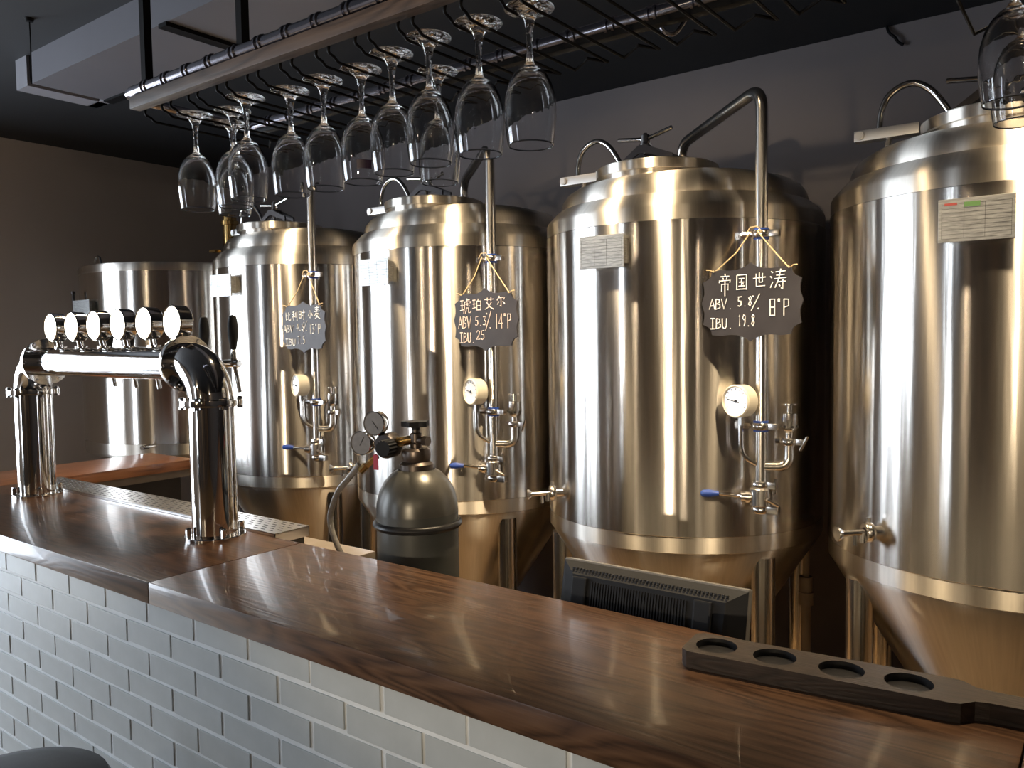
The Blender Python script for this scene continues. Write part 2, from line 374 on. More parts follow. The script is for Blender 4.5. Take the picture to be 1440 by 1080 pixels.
# back counter under the tray
bc = empty('back_counter', (-2.6, 1.5, 0), 'low beige work counter just behind the bar, beside the gas cylinder', 'counter')
under(MB().box((-3.50, 1.40, 1.02), (-1.69, 1.58, 1.05), 0.003).build('worktop', STONE), bc)
under(MB().box((-3.48, 1.41, 0), (-1.71, 1.56, 1.02)).build('carcass', DARK, smooth=False), bc)
us = empty('under_counter', (-.5, 1.6, 0), 'dark shelf behind the bar that carries the monitor', 'shelf')
under(MB().box((-1.30, 1.42, .72), (1.2, 1.80, .745)).build('shelf_board', DARK, smooth=False), us)
for x in (-1.28, -.1, 1.16):
    under(MB().box((x, 1.44, 0), (x + .03, 1.78, .72)).build('upright', DARK, smooth=False), us)

# drip tray
tr = empty('drip_tray', (-2.7, 1.44, 1.05), 'long slotted stainless drip tray under the taps behind the bar top', 'tray')
tx0, tx1, ty0, ty1, tz = -3.50, -1.905, 1.398, 1.52, 1.108
t = MB().box((tx0, ty0, tz - .004), (tx1, ty1, tz), 0.001).box((tx0, ty0, tz - .03), (tx0 + .002, ty1, tz)).box((tx1 - .002, ty0, tz - .03), (tx1, ty1, tz)).box((tx0, ty0, tz - .03), (tx1, ty0 + .002, tz)).box((tx0, ty1 - .002, tz - .03), (tx1, ty1, tz))
under(t.build('grate', TRAY, smooth=False), tr)
s = MB(); k = 0
x = tx0 + .03
while x < tx1 - .02:
    for r in range(6):
        y = ty0 + .016 + r * .018; xo = x + (.018 if r % 2 else 0)
        s.box((xo, y, tz), (xo + .018, y + .004, tz + .0006))
    x += .036
o = s.build('slots', INK, smooth=False); under(o, tr); o['kind'] = 'stuff'
under(MB().box((tx0 + .01, ty0 + .01, 1.05), (tx1 - .012, ty1 - .01, tz - .006)).build('basin', DARK, smooth=False), tr)

# ------------------------------------------------------------ tanks
def tank_profile(R=0.5):
    return [(R, 0.985), (R, 2.062)]
ARM = (0.43, -0.353)
def clampset(mb, o, axis, r, n=18):
    # tri-clamp ferrule pair
    o = Vector(o); a = Vector(axis).normalized()
    mb.lathe([(r * .7, -.011), (r * 1.25, -.011), (r * 1.45, -.004), (r * 1.45, .004), (r * 1.25, .011), (r * .7, .011)], n, o, a)
def make_tank(name, loc, label, group):
    t = empty(name, loc, label, 'tank', group)
    R = 0.5
    b = MB().lathe([(R - .01, .955), (R, .96), (R, 1.012)], 96).build('lower_band', STEEL_DOME, t)
    b = MB().lathe([(R, 1.012), (R + .0015, 1.014), (R + .0015, 2.018), (R, 2.02)], 128).build('shell', STEEL, t)
    b = MB().lathe([(R, 2.02), (R, 2.062), (.496, 2.072), (.462, 2.108), (.452, 2.114), (.446, 2.112)], 96).build('shoulder', STEEL_DOME, t)
    b = MB().lathe([(.446, 2.110), (.446, 2.125), (.440, 2.150), (.424, 2.172), (.395, 2.190), (.34, 2.207), (.25, 2.224), (.12, 2.236), (0, 2.24)], 96).build('dome', STEEL_DOME, t)
    b = MB().lathe([(R - .01, .955), (.49, .945), (.40, .80), (.12, .36), (.06, .30), (.025, .29), (.025, .2), (0, .2)], 64).build('cone', STEEL_DOME, t)
    for ax, ay in ((-.345, -.30), (.395, -.23), (.345, .30), (-.395, .23)):
        m = MB().cyl((ax, ay, .02), (ax, ay, .93), .038, 20).lathe([(0, 0), (.06, 0), (.06, .012), (.02, .02), (0, .02)], 20, (ax, ay, 0))
        m.build('leg', PIPE, t)
    # manway
    mo = Vector((0, -.2, 0))
    m = MB().lathe([(.198, 2.13), (.198, 2.206), (.212, 2.206), (.212, 2.236), (.205, 2.240), (0, 2.246)], 64, mo)
    m.build('manway', STEEL_DOME, t)
    # hinge bracket left and the tube handle over the lid
    hb = MB().box((-.392, -.222, 2.226), (-.215, -.178, 2.258), .003)
    hb.cyl((-.375, -.228, 2.242), (-.375, -.2235, 2.242), .013, 16)
    hb.cyl((-.375, -.23, 2.242), (-.375, -.170, 2.242), .009, 12); hb.cyl((-.3, -.21, 2.20), (-.3, -.19, 2.23), .008, 10)
    hinge = hb.build('lid_hinge', HINGE, t)
    pts = [(-.326, -.2, 2.25), (-.322, -.2, 2.30), (-.305, -.2, 2.345), (-.27, -.2, 2.370), (-.232, -.2, 2.374), (-.195, -.2, 2.352), (-.165, -.2, 2.315), (-.135, -.2, 2.265), (-.125, -.2, 2.245)]
    sm = []
    for i in range(len(pts) - 1):
        p0, p1, p2, p3 = [Vector(pts[max(0, min(len(pts) - 1, q))]) for q in (i - 1, i, i + 1, i + 2)]
        for k in range(4):
            u = k / 4; sm.append(0.5 * (2 * p1 + (p2 - p0) * u + (2 * p0 - 5 * p1 + 4 * p2 - p3) * u * u + (3 * p1 - p0 - 3 * p2 + p3) * u ** 3))
    sm.append(Vector(pts[-1]))
    MB().tube(sm, .0095, 12).build('lid_handle', CHROME, t)
    # bridge clamp over lid
    Mx = Matrix.Translation((0, -.17, 0)) @ Matrix.Rotation(PI / 2, 4, 'X')
    poly = [(-.135, 2.245), (-.135, 2.275), (-.055, 2.325), (-.03, 2.325), (.045, 2.300), (.075, 2.275), (.075, 2.245), (.06, 2.245), (.05, 2.266), (-.03, 2.300), (-.055, 2.300), (-.115, 2.265), (-.115, 2.245)]
    poly = [(-.133, 2.243), (-.133, 2.272), (-.058, 2.325), (-.028, 2.325), (.075, 2.282), (.075, 2.243), (.058, 2.243), (.058, 2.268), (-.03, 2.297), (-.056, 2.297), (-.118, 2.262), (-.118, 2.243)]
    br = MB(); br.prism(poly, Mx, .008); br.prism(poly, Matrix.Translation((0, -.052, 0)) @ Mx, .008)
    br.box((-.06, -.225, 2.317), (-.026, -.17, 2.327))
    br.build('lid_clamp', GUN, t)
    kn = MB().cyl((-.043, -.2, 2.243), (-.043, -.2, 2.325), .008, 12).cyl((-.043, -.2, 2.327), (-.043, -.2, 2.334), .022, 18).cyl((-.043, -.2, 2.334), (-.043, -.2, 2.366), .017, 18, bev=.003).cyl((-.043, -.2, 2.366), (-.043, -.2, 2.372), .007, 8)
    for a, b in (((-.043, -.2, 2.35), (-.150, -.205, 2.362)), ((-.043, -.2, 2.35), (.058, -.195, 2.378))):
        d = (Vector(b) - Vector(a)).normalized(); kn.cyl(Vector(a) + d * .012, b, .0075, 12, bev=.002)
    kn.build('lid_knob', CHROME, t)
    # cleaning arm: out of the dome, forward and down the face
    ax, ay = ARM
    arm = MB().tube(bend([(0, 0, 2.23), (0, .0, 2.36), (ax, ay, 2.405), (ax, ay, 1.10)], .075, 8), .0185, 16)
    arm_o = arm.build('cleaning_arm', PIPE, t)
    for z in (1.962, 1.372):
        c = MB(); clampset(c, (ax, ay, z), (0, 0, 1), .0205)
        u = Vector((-.9, -.15, 0)).normalized()
        c.tube([(ax + u.x * .028, ay + u.y * .028, z), (ax + u.x * .062, ay + u.y * .062, z)], .006, 8)
        c.lathe([(0, -.012), (.011, -.012), (.011, .012), (0, .012)], 8, (ax + u.x * .045, ay + u.y * .045, z), u)
        c.box((ax + .024, ay - .012, z - .010), (ax + .055, ay + .012, z + .010), .002)
        co = c.build('pipe_clamp', FIT, t)
        g = MB()
        for dz in (-.013, .013): g.lathe([(.019, -.004), (.0225, -.004), (.0225, .004), (.019, .004)], 18, (ax, ay, z + dz))
        g.build('gasket', BLUE, co)['label'] = 'dark blue rubber gasket'
    # pressure gauge
    na = math.radians(-106); nv = Vector((math.cos(na), math.sin(na), 0.02)).normalized(); rv = Vector((-nv.y, nv.x, 0))
    gc = Vector((ax - .052, ay - .075, 1.452))
    g = MB().lathe([(0, -.052), (.044, -.052), (.05, -.044), (.051, 0), (.047, .004), (.044, .001), (.044, -.003), (0, -.003)], 40, gc, nv)
    go = g.build('pressure_gauge', WHITE, t)
    MB().lathe([(0, 0), (.0435, 0), (.0435, -.001), (0, -.001)], 36, gc - nv * .0015, nv).build('dial', DIAL, go)
    up_ = Vector((0, 0, 1)); nd = MB()
    def flat(p0, p1, wdt):
        p0 = gc + rv * p0[0] + up_ * p0[1]; p1 = gc + rv * p1[0] + up_ * p1[1]
        nd.tube([p0, p1], wdt, 4)
    flat((.012, -.004), (-.034, .006), .0013)
    for k in range(11):
        a = math.radians(-30 + 24 * k); c_, s_ = math.cos(a), math.sin(a); flat((c_ * .034, s_ * .034), (c_ * .040, s_ * .040), .0009)
    nd.lathe([(0, -.001), (.005, -.001), (.005, .001), (0, .001)], 12, gc, nv)
    nd.build('needle', INK, go)
    gp = gc - nv * .026
    MB().cyl(gp + Vector((0, 0, -.048)), gp + Vector((0, 0, -.075)), .010, 6).tube(bend([gp + Vector((0, 0, -.07)), gp + Vector((0, 0, -.17)), (ax, ay, 1.245)], .07, 8), .0075, 10).build('gauge_pipe', FIT, t)
    # relief valve on the right side branch
    rx, ry = ax + .075, ay + .035
    MB().tube(bend([(ax, ay, 1.247), (rx, ry, 1.247), (rx, ry, 1.318)], .05, 8), .0165, 14).build('side_branch', PIPE, t)
    c = MB(); clampset(c, (rx, ry, 1.325), (0, 0, 1), .019)
    c.box((rx + .022, ry - .01, 1.316), (rx + .05, ry + .01, 1.334), .002).cyl((rx + .035, ry, 1.30), (rx + .06, ry - .012, 1.343), .005, 8)
    c.cyl((rx - .04, ry, 1.325), (rx - .022, ry, 1.325), .009, 8)
    c.build('pipe_clamp', FIT, t)
    v = MB().lathe([(.013, 1.33), (.013, 1.352), (.022, 1.36), (.0255, 1.368), (.0255, 1.412), (.010, 1.414), (.010, 1.438), (.026, 1.438), (.026, 1.443), (0, 1.443)], 20, (rx, ry, 0))
    vo = v.build('relief_valve', FIT, t)
    hm = MB()
    for a in (-150, -100, -50, 0): hm.lathe([(0, 0), (.004, 0), (.004, .002), (0, .002)], 8, (rx + .0252 * math.cos(math.radians(a)), ry + .0252 * math.sin(math.radians(a)), 1.372), (math.cos(math.radians(a)), math.sin(math.radians(a)), 0))
    hm.build('vent_hole', INK, vo)
    # butterfly valve with blue lever
    c = MB()
    for z in (1.19, 1.112): clampset(c, (ax, ay, z), (0, 0, 1), .020)
    c.cyl((ax, ay, 1.122), (ax, ay, 1.18), .033, 24, bev=.004)
    u = Vector((-.149, -.062, 0)).normalized(); q = Vector((-u.y, u.x, 0))
    c.cyl((ax, ay, 1.150), Vector((ax, ay, 1.150)) + u * .062, .017, 14, bev=.003)
    c.lathe([(0, -.006), (.022, -.006), (.022, .006), (0, .006)], 14, Vector((ax, ay, 1.150)) + u * .040, u)
    c.box((ax + .02, ay - .015, 1.10), (ax + .058, ay + .012, 1.124), .003).box((ax + .018, ay - .012, 1.178), (ax + .05, ay + .012, 1.20), .003)
    c.cyl((ax + .045, ay, 1.165), (ax + .052, ay - .012, 1.215), .005, 8).cyl((ax + .058, ay - .01, 1.13), (ax + .03, ay - .03, 1.15), .006, 8)
    vo = c.build('butterfly_valve', FIT, t)
    p0 = Vector((ax, ay, 1.150)) + u * .06; p1 = p0 + u * .07 + Vector((0, 0, .006)); p2 = p1 + u * .055 + Vector((0, 0, .004))
    MB().cyl(p0, p1, .0048, 10).build('lever', CHROME, vo)
    MB().lathe([(0, 0), (.007, 0), (.0125, .03), (.0115, .05), (.006, .056), (0, .056)], 14, p1 - u * .004, u).build('grip', BLUE, vo)['label'] = 'bright blue plastic grip'
    # sample valve low on the left
    s0 = Vector((-.262, -.426, 1.105)); d = Vector((-.60, -.80, 0)).normalized()
    d = Vector((-.75, -.66, -.03)).normalized()
    m = MB().cyl(s0 - d * .02, s0 + d * .03, .016, 16).cyl(s0 + d * .03, s0 + d * .115, .0085, 12)
    clampset(m, s0 + d * .034, d, .020); m.lathe([(0, 0), (.012, 0), (.021, .012), (.020, .015), (0, .015)], 18, s0 + d * .11, d)
    m.cyl(s0 + d * .05, s0 + d * .05 + Vector((0, 0, -.028)), .010, 12).cyl(s0 + d * .072 + Vector((0, 0, -.005)), s0 + d * .072 + Vector((0, 0, -.035)), .006, 10)
    m.cyl(s0 + d * .034 + Vector((0, 0, .026)), s0 + d * .034 + Vector((0, 0, .04)), .007, 8)
    m.build('sample_valve', FIT, t)
    # name plate on stand-offs
    p = MB().box((-.112, -.535, 1.876), (.053, -.530, 1.982), .001).box((-.10, -.53, 1.89), (.045, -.498, 1.97))
    po = p.build('name_plate', PLATE, t, smooth=False)
    e = MB()
    for k in range(9): e.box((-.104, -.5354, 1.884 + k * .0105), (.046, -.535, 1.8846 + k * .0105))
    for xx in (-.104, -.055, -.01, .0455): e.box((xx, -.5354, 1.884), (xx + .0006, -.535, 1.969))
    e.build('engraving', GUN, po, smooth=False)
    return t
tank = make_tank('brewing_tank', (-1.31, 2.8, 0), 'large steel tank with lettered plaque reading 5.8%, behind the monitor', 'conical steel tanks along the back wall')
spots = [((-2.365, 2.8, 0), 'steel tank behind the gas cylinder, with the plaque reading 5.3%'),
         ((-3.42, 2.8, 0), 'steel tank behind the right tower column, with the plaque reading 4.3%'),
         ((-.255, 2.8, 0), 'steel tank cut by the right picture edge, with no plaque in view')]
for loc, lab in spots:
    c = copy_tree(tank); c.location = loc; c['label'] = lab
    if loc[0] > -.5:
        for ch in c.children:
            if ch.name.startswith('name_plate'):
                MB().box((-.098, -.5358, 1.966), (-.07, -.5353, 1.972)).build('red_print', mat('red_print', (0.22, 0.04, 0.035), 0.5, build=grain_noise(ns=10, amt=0.1)), ch, smooth=False)
                MB().box((-.055, -.5358, 1.960), (-.02, -.5353, 1.972)).build('green_print', GREEN, ch, smooth=False)

# flat topped tank in the left corner
ft = empty('flat_top_tank', (-4.6, 2.8, 0), 'wide flat-topped steel tank in the left corner behind the lit taps', 'tank')
MB().lathe([(.6, 1.10), (.6015, 1.102), (.6015, 2.055), (.6, 2.057)], 128).build('shell', STEEL, ft)
MB().lathe([(.6, 2.055), (.603, 2.058), (.603, 2.09), (.597, 2.10), (.585, 2.103), (0, 2.115)], 96).build('lid', STEEL_DOME, ft)
MB().lathe([(.6, 1.10), (.6, 1.04), (.58, 1.02), (.3, .98), (0, .97)], 96).build('bottom', STEEL_DOME, ft)
for a in (40, 130, 220, 310):
    x, y = .45 * math.cos(math.radians(a)), .45 * math.sin(math.radians(a)); MB().cyl((x, y, 0), (x, y, 1.02), .035, 16).build('leg', PIPE, ft)
a = [(-.045 + .075 * 0, -.55, 2.10), (-.04, -.55, 2.13), (-.02, -.55, 2.148), (.0, -.55, 2.15), (.02, -.55, 2.14), (.035, -.55, 2.10)]
MB().tube(a, .007, 10).build('lifting_loop', CHROME, ft)
MB().box((-.150, -.63, 1.80), (.04, -.624, 1.905), .001).box((-.12, -.625, 1.82), (.01, -.59, 1.89)).build('name_plate', PLATE, ft, smooth=False)
MB().cyl((.04 - .20, -.62, 1.80), (.04 - .20, -.62, 1.945), .008, 10).lathe([(0, -.012), (.012, -.008), (.012, .008), (0, .012)], 12, (-.16, -.62, 1.95)).cyl((-.16, -.62, 1.80), (-.16, -.55, 1.80), .01, 10).build('level_probe', GUN, ft)
MB().cyl((.3, .1, 2.105), (.3, .1, 2.36), .04, 20).lathe([(.04, 2.36), (.052, 2.362), (.052, 2.385), (.04, 2.39), (.04, 2.43), (0, 2.43)], 20, (.3, .1, 0)).box((.20, .02, 2.2), (.26, .06, 2.215)).build('vent_pipe', BRASS, ft)
MB().cyl((.62 - .25, -.45, 1.095), (.66 - .25, -.56, 1.095), .012, 12).build('outlet', CHROME, ft)

# ------------------------------------------------------------ chalkboard plaques
GL = {'A': [[(0, 0), (3, 10), (6, 0)], [(1.2, 3.4), (5, 3.6)]], 'B': [[(.3, 0), (.6, 10)], [(.6, 9.8), (4.2, 9.2), (4.2, 6.6), (.6, 5.2), (4.8, 4.4), (5, 1.6), (.3, 0)]],
      'V': [[(0, 10), (2.6, 0), (6, 10)]], 'I': [[(.6, 10), (5, 10)], [(2.8, 10), (2.8, 0)], [(.2, 0), (5.4, 0)]], 'U': [[(.4, 10), (.6, 2), (2, .2), (4, .4), (5.2, 2.4), (5.4, 10)]],
      'P': [[(1, 0), (1, 10)], [(1, 9.8), (5.2, 9.6), (5.4, 5.8), (1, 5)]], '.': [[(2.6, .2), (3.2, .2)]], '%': [[(0, 0), (6, 10.6)], [(1, 9.6), (1.6, 8.8)], [(4.6, 1.6), (5.2, .9)]],
      'o': [[(2, 10), (3.4, 10), (3.4, 8.6), (2, 8.6), (2, 10)]], '1': [[(2.4, 8.4), (3.2, 10), (3, 0)]], '2': [[(.6, 8), (2.4, 10), (5, 8.6), (4.2, 5.4), (.4, .2), (5.6, .4)]],
      '3': [[(.8, 9.4), (4.6, 9.6), (2.6, 5.8), (5, 4), (3.6, .4), (.4, .8)]], '4': [[(4.4, 0), (4.4, 10), (0, 3.4), (6, 3.6)]], '5': [[(5.2, 10), (1.4, 9.6), (1, 5.8), (4.4, 5.4), (4.8, 1.8), (2.6, 0), (.4, .8)]],
      '7': [[(.4, 9.6), (5.4, 10), (2.4, 0)]], '8': [[(4.8, 8.6), (3, 10), (1.2, 8.4), (4.6, 3), (3, 0), (.8, 2), (4.8, 8.2)]], '9': [[(5, 8.6), (2.4, 10), (1, 7), (3, 5.4), (5, 8), (4.6, 4), (3.2, 0)]],
      'di': [[(5, 10), (5.2, 9.2)], [(2, 8.8), (8, 8.9)], [(3.6, 8.3), (4, 7.4)], [(6.4, 8.4), (6, 7.4)], [(1.2, 7.2), (1, 6)], [(1.2, 6.9), (8.8, 7), (8.4, 6)], [(2.8, 5.4), (2.7, 2.2)], [(2.8, 5.3), (7.3, 5.4), (7.2, 2.8), (6.6, 3)], [(5, 6.9), (5, 0)]],
      'guo': [[(1.5, 9), (1.4, .8)], [(1.5, 9), (8.6, 9.1), (8.6, .6)], [(3, 7), (7, 7.1)], [(3.2, 5), (6.8, 5)], [(5, 7), (5, 2.8)], [(2.8, 2.8), (7.2, 2.8)], [(5.8, 4.4), (6.4, 3.6)], [(1.4, 1), (8.6, 1)]],
      'shi': [[(.8, 6), (9.4, 6.6)], [(5, 9.4), (5, 3.6)], [(7.2, 9), (7.1, 3.8)], [(5, 3.7), (7.1, 3.8)], [(2.8, 8.8), (2.9, 1.4), (9, 1.6)]],
      'tao': [[(1, 9), (1.9, 8.2)], [(.5, 6.6), (1.4, 5.8)], [(.6, 1.2), (2, 4)], [(3.6, 8.6), (9, 8.9)], [(4, 7), (8.6, 7.2)], [(3, 5.4), (9.6, 5.7)], [(6.4, 10), (5.2, 5), (3.2, 1.2)], [(4.8, 3.8), (9.2, 4)], [(7.6, 5), (7.6, .4), (6.6, 1)], [(5.4, 2.6), (6, 1.8)]],
      'hu': [[(.6, 8.6), (3.4, 8.8)], [(.8, 5.6), (3.2, 5.8)], [(.4, 2.4), (3.6, 3)], [(2, 8.6), (2, 2.6)], [(6.4, 10), (6.4, 8)], [(6.4, 9), (8.6, 9.1)], [(4.4, 7.8), (9.4, 8), (9, 7)], [(4.4, 7.8), (4.2, 4), (3.4, .6)], [(5.2, 6.2), (8.4, 6.6)], [(6.6, 7.4), (6.6, 5.2), (8.8, 5.2)], [(5.8, 4), (5.6, 2), (4.8, .6)], [(5.8, 4), (7.6, 4), (7.6, 1), (9.4, 1), (9.4, 2)]],
      'po': [[(.6, 8.6), (3.4, 8.8)], [(.8, 5.6), (3.2, 5.8)], [(.4, 2.4), (3.6, 3)], [(2, 8.6), (2, 2.6)], [(6.6, 9.6), (5.8, 8)], [(4.8, 7.8), (4.8, .8)], [(4.8, 7.8), (8.8, 7.9), (8.8, .8)], [(4.8, 4.4), (8.8, 4.4)], [(4.8, 1), (8.8, 1)]],
      'ai': [[(.8, 8), (9.2, 8.2)], [(3.2, 9.4), (3.3, 6.8)], [(6.8, 9.5), (6.6, 6.9)], [(7.2, 6), (4.6, 2.4), (1, .4)], [(2.6, 6), (5.4, 2.4), (9.2, .4)]],
      'er': [[(3.6, 9.6), (1.4, 6)], [(3, 8), (8.8, 8.2), (7.8, 6.6)], [(5.2, 7.8), (5.2, .8), (4.2, 1.4)], [(3.2, 5), (1.6, 2.4)], [(7, 5), (8.8, 2.6)]],
      'bi': [[(1.6, 9), (1.6, 1.4), (4, 2.6)], [(1.6, 5.6), (4, 5.9)], [(8.6, 7.6), (5.8, 5.6)], [(5.8, 9.4), (5.8, 1.4), (9, 1.4), (9.2, 3)]],
      'li': [[(4.4, 9.6), (1.2, 8.6)], [(.6, 6.6), (5, 6.9)], [(2.9, 8.8), (2.9, .6)], [(2.8, 6.4), (.6, 3)], [(3.1, 6), (4.8, 4)], [(6.6, 8.4), (6.6, 3.4)], [(8.8, 9.6), (8.8, .6), (7.8, 1.2)]],
      'shi2': [[(.8, 8.2), (.8, 2)], [(.8, 8.2), (3.6, 8.2), (3.6, 2)], [(.8, 5.2), (3.6, 5.2)], [(.8, 2.2), (3.6, 2.2)], [(4.6, 7), (9.6, 7.2)], [(8, 9.4), (8, .6), (7, 1.2)], [(5.4, 5), (6.2, 3.8)]],
      'xiao': [[(5, 9.4), (5, .6), (4, 1.4)], [(3, 6), (1, 2.6)], [(7, 6.2), (9, 3)]],
      'mai': [[(2, 8.6), (8, 8.8)], [(2.4, 7.2), (7.6, 7.4)], [(1, 5.8), (9, 6)], [(5, 10), (5, 5.8)], [(4.4, 5.8), (1.4, 2.6)], [(3.4, 4.2), (7.4, 4.4), (4.6, 1.6), (1.6, .2)], [(3.4, 3.4), (5.4, 1.6), (9, .2)]],
      'ri': [[(1, 10), (1, 0)], [(1, 10), (5.4, 10), (5.4, 0)], [(1, 5.2), (5.4, 5.2)], [(1, .4), (5.4, .4)]]}
WIDE = {'di', 'guo', 'shi', 'tao', 'hu', 'po', 'ai', 'er', 'bi', 'li', 'shi2', 'xiao', 'mai'}
half = [(0, 1), (.12, .90), (.26, .84), (.42, .83), (.60, .855), (.78, .83), (.80, .72), (.85, .63), (.97, .55), (.945, .40), (.94, .24), (1.0, 0)]
outline = half + [(x, -y) for x, y in reversed(half[:-1])]
outline = outline + [(-x, y) for x, y in reversed(outline[1:-1])]
def plaque(cx, cy, cz, tankx, items, chalk, label, box):
    p = empty('chalkboard_plaque', (cx, cy, cz), label, 'sign', 'chalkboard plaques on the tank pipes')
    W, H = .1545, .117
    Mx = Matrix.Rotation(PI / 2, 4, 'X')       # u -> x, v -> z, w -> -y
    MB().prism([(x * W, y * H) for x, y in outline], Mx, .007).build('board', BOARD, p, smooth=False)
    bx0, bx1, by0, by1 = box                   # crop box of the plaque in the notes -> -1..1
    m = MB()
    for glyphs, x0, x1, yt, yb in items:
        n = sum(10 if g in WIDE else 6.6 for g in glyphs); u = 0
        for g in glyphs:
            wd = 10 if g in WIDE else 6.6
            for st in GL[g]:
                pts = []
                for gx, gy in st:
                    X = x0 + (u + gx) / n * (x1 - x0); Y = yb + (yt - yb) * gy / 10
                    pts.append((((X - bx0) / (bx1 - bx0) * 2 - 1) * W, -.0078, (1 - (Y - by0) / (by1 - by0) * 2) * H))
                m.tube(pts, .0017, 5)
            u += wd
    m.build('lettering', chalk, p)['kind'] = 'stuff'
    # jute cord from the pipe clamp to both upper corners
    top = Vector((tankx + ARM[0] - cx, 2.8 + ARM[1] - cy - .030, 1.968 - cz))
    k = MB()
    for sx in (-1, 1):
        e = Vector((sx * .74 * W, -.004, .80 * H))
        k.tube([top + Vector((sx * .010 - .012, 0, 0)), (top + e) / 2 + Vector((0, 0, -.003)), e], .0021, 6)
        k.tube([e, e + Vector((sx * .012, -.006, .008)), e + Vector((sx * .024, -.004, .009))], .0018, 6)
        k.tube([e + Vector((0, -.008, .004)), e + Vector((0, .012, -.002))], .003, 6)
    k.tube([top + Vector((-.035, -.004, -.006)), top + Vector((-.022, -.006, .012)), top + Vector((0, -.006, .014)), top + Vector((.012, -.002, -.002)), top + Vector((-.006, -.002, -.010))], .0022, 6)
    k.build('cord', CORD, p)
    return p
plaque(-.879, 2.360, 1.752, -1.31, [(['di'], 243, 348, 412, 565), (['guo'], 368, 465, 415, 535), (['shi'], 492, 592, 410, 525), (['tao'], 612, 732, 400, 540),
    (['A', 'B', 'V', '.'], 180, 360, 582, 655), (['5', '.', '8'], 388, 498, 574, 640), (['%'], 486, 552, 566, 672), (['ri', 'o', 'P'], 610, 752, 600, 712), (['I', 'B', 'U', '.'], 186, 360, 718, 790), (['1', '9', '.', '8'], 388, 516, 698, 776)],
    CHALK, 'black scalloped chalkboard reading 5.8% and IBU 19.8, largest and rightmost', (120, 838, 345, 880))
plaque(-1.894, 2.360, 1.726, -2.365, [(['hu'], 168, 226, 138, 212), (['po'], 230, 278, 140, 200), (['ai'], 288, 338, 136, 196), (['er'], 344, 392, 132, 186),
    (['A', 'B', 'V'], 160, 226, 222, 280), (['5', '.', '3'], 244, 300, 224, 266), (['%'], 294, 324, 206, 290), (['1', '4', 'o', 'P'], 338, 416, 216, 282), (['I', 'B', 'U', '.'], 166, 244, 298, 346), (['2', '5'], 248, 292, 290, 332)],
    CHALKP, 'black scalloped chalkboard with pinkish writing reading 5.3% and IBU 25', (137, 447, 95, 385))
plaque(-2.951, 2.360, 1.720, -3.42, [(['bi'], 58, 152, 410, 560), (['li'], 162, 252, 400, 560), (['shi2'], 262, 362, 385, 550), (['xiao'], 396, 474, 395, 530), (['mai'], 484, 586, 345, 540),
    (['A', 'B', 'V'], 28, 180, 620, 728), (['4', '.', '3'], 222, 338, 600, 700), (['%'], 324, 388, 572, 726), (['1', '3', 'o', 'P'], 412, 580, 612, 756), (['I', 'B', 'U'], 52, 212, 828, 930), (['7', '.', '5'], 238, 352, 788, 905)],
    CHALK, 'greyish scalloped chalkboard reading 4.3% and IBU 7.5, the leftmost plaque', (0, 652, 262, 1042))

# ------------------------------------------------------------ beer tower
tw = empty('beer_tower', (-2.62, 1.305, 1.10), 'chrome pipe beer tower with six lit round badges on the bar', 'beer tower')
YT = 1.305
def bolts(o, axis, r, n, ph=0.0, s=.0085, L=.013):
    out = []
    a = Vector(axis).normalized(); x = a.orthogonal().normalized(); y = a.cross(x)
    for k in range(n):
        t = ph + 2 * PI * k / n; p = Vector(o) + (x * math.cos(t) + y * math.sin(t)) * r
        out.append(MB().lathe([(0, -L), (s, -L), (s, L - .004), (s * .6, L), (0, L)], 6, p, a))
    return out
def add(mb, name, m): return under(mb.build(name, m), tw)
for sx, xc in ((1, -2.052), (-1, -3.198)):
    add(MB().cyl((xc, YT, 1.10), (xc, YT, 1.482), .0625, 40), 'column', CHROME)
    add(MB().lathe([(.06, 0), (.084, 0), (.084, .007), (.082, .009), (.06, .009)], 40, (xc, YT, 1.10)), 'base_flange', CHROME)
    for b in bolts((xc, YT, 1.1225), (0, 0, 1), .074, 4, .5): add(b, 'bolt', CHROME)
    add(MB().lathe([(.06, -.009), (.086, -.009), (.087, -.001), (.086, .009), (.06, .009)], 40, (xc, YT, 1.484)), 'collar_flange', CHROME)
    for b in bolts((xc, YT, 1.484), (0, 0, 1), .077, 6, .2, .009, .017): add(b, 'bolt', CHROME)
    pts = [(xc - sx * .11 * (1 - math.cos(t)), YT, 1.49 + .104 * math.sin(t)) for t in [i * PI / 2 / 12 for i in range(13)]]
    pts.append((xc - sx * .125, YT, 1.594))
    add(MB().tube(pts, .062, 32), 'elbow', CHROME)
    fx = xc - sx * .118
    add(MB().lathe([(.045, -.008), (.082, -.008), (.083, 0), (.082, .008), (.045, .008)], 40, (fx, YT, 1.594), (1, 0, 0)), 'end_flange', CHROME)
    for b in bolts((fx, YT, 1.594), (1, 0, 0), .073, 6, .3, .007, .012): add(b, 'bolt', CHROME)
add(MB().cyl((-3.08, YT, 1.594), (-2.17, YT, 1.594), .050, 40), 'crossbar', CHROME)
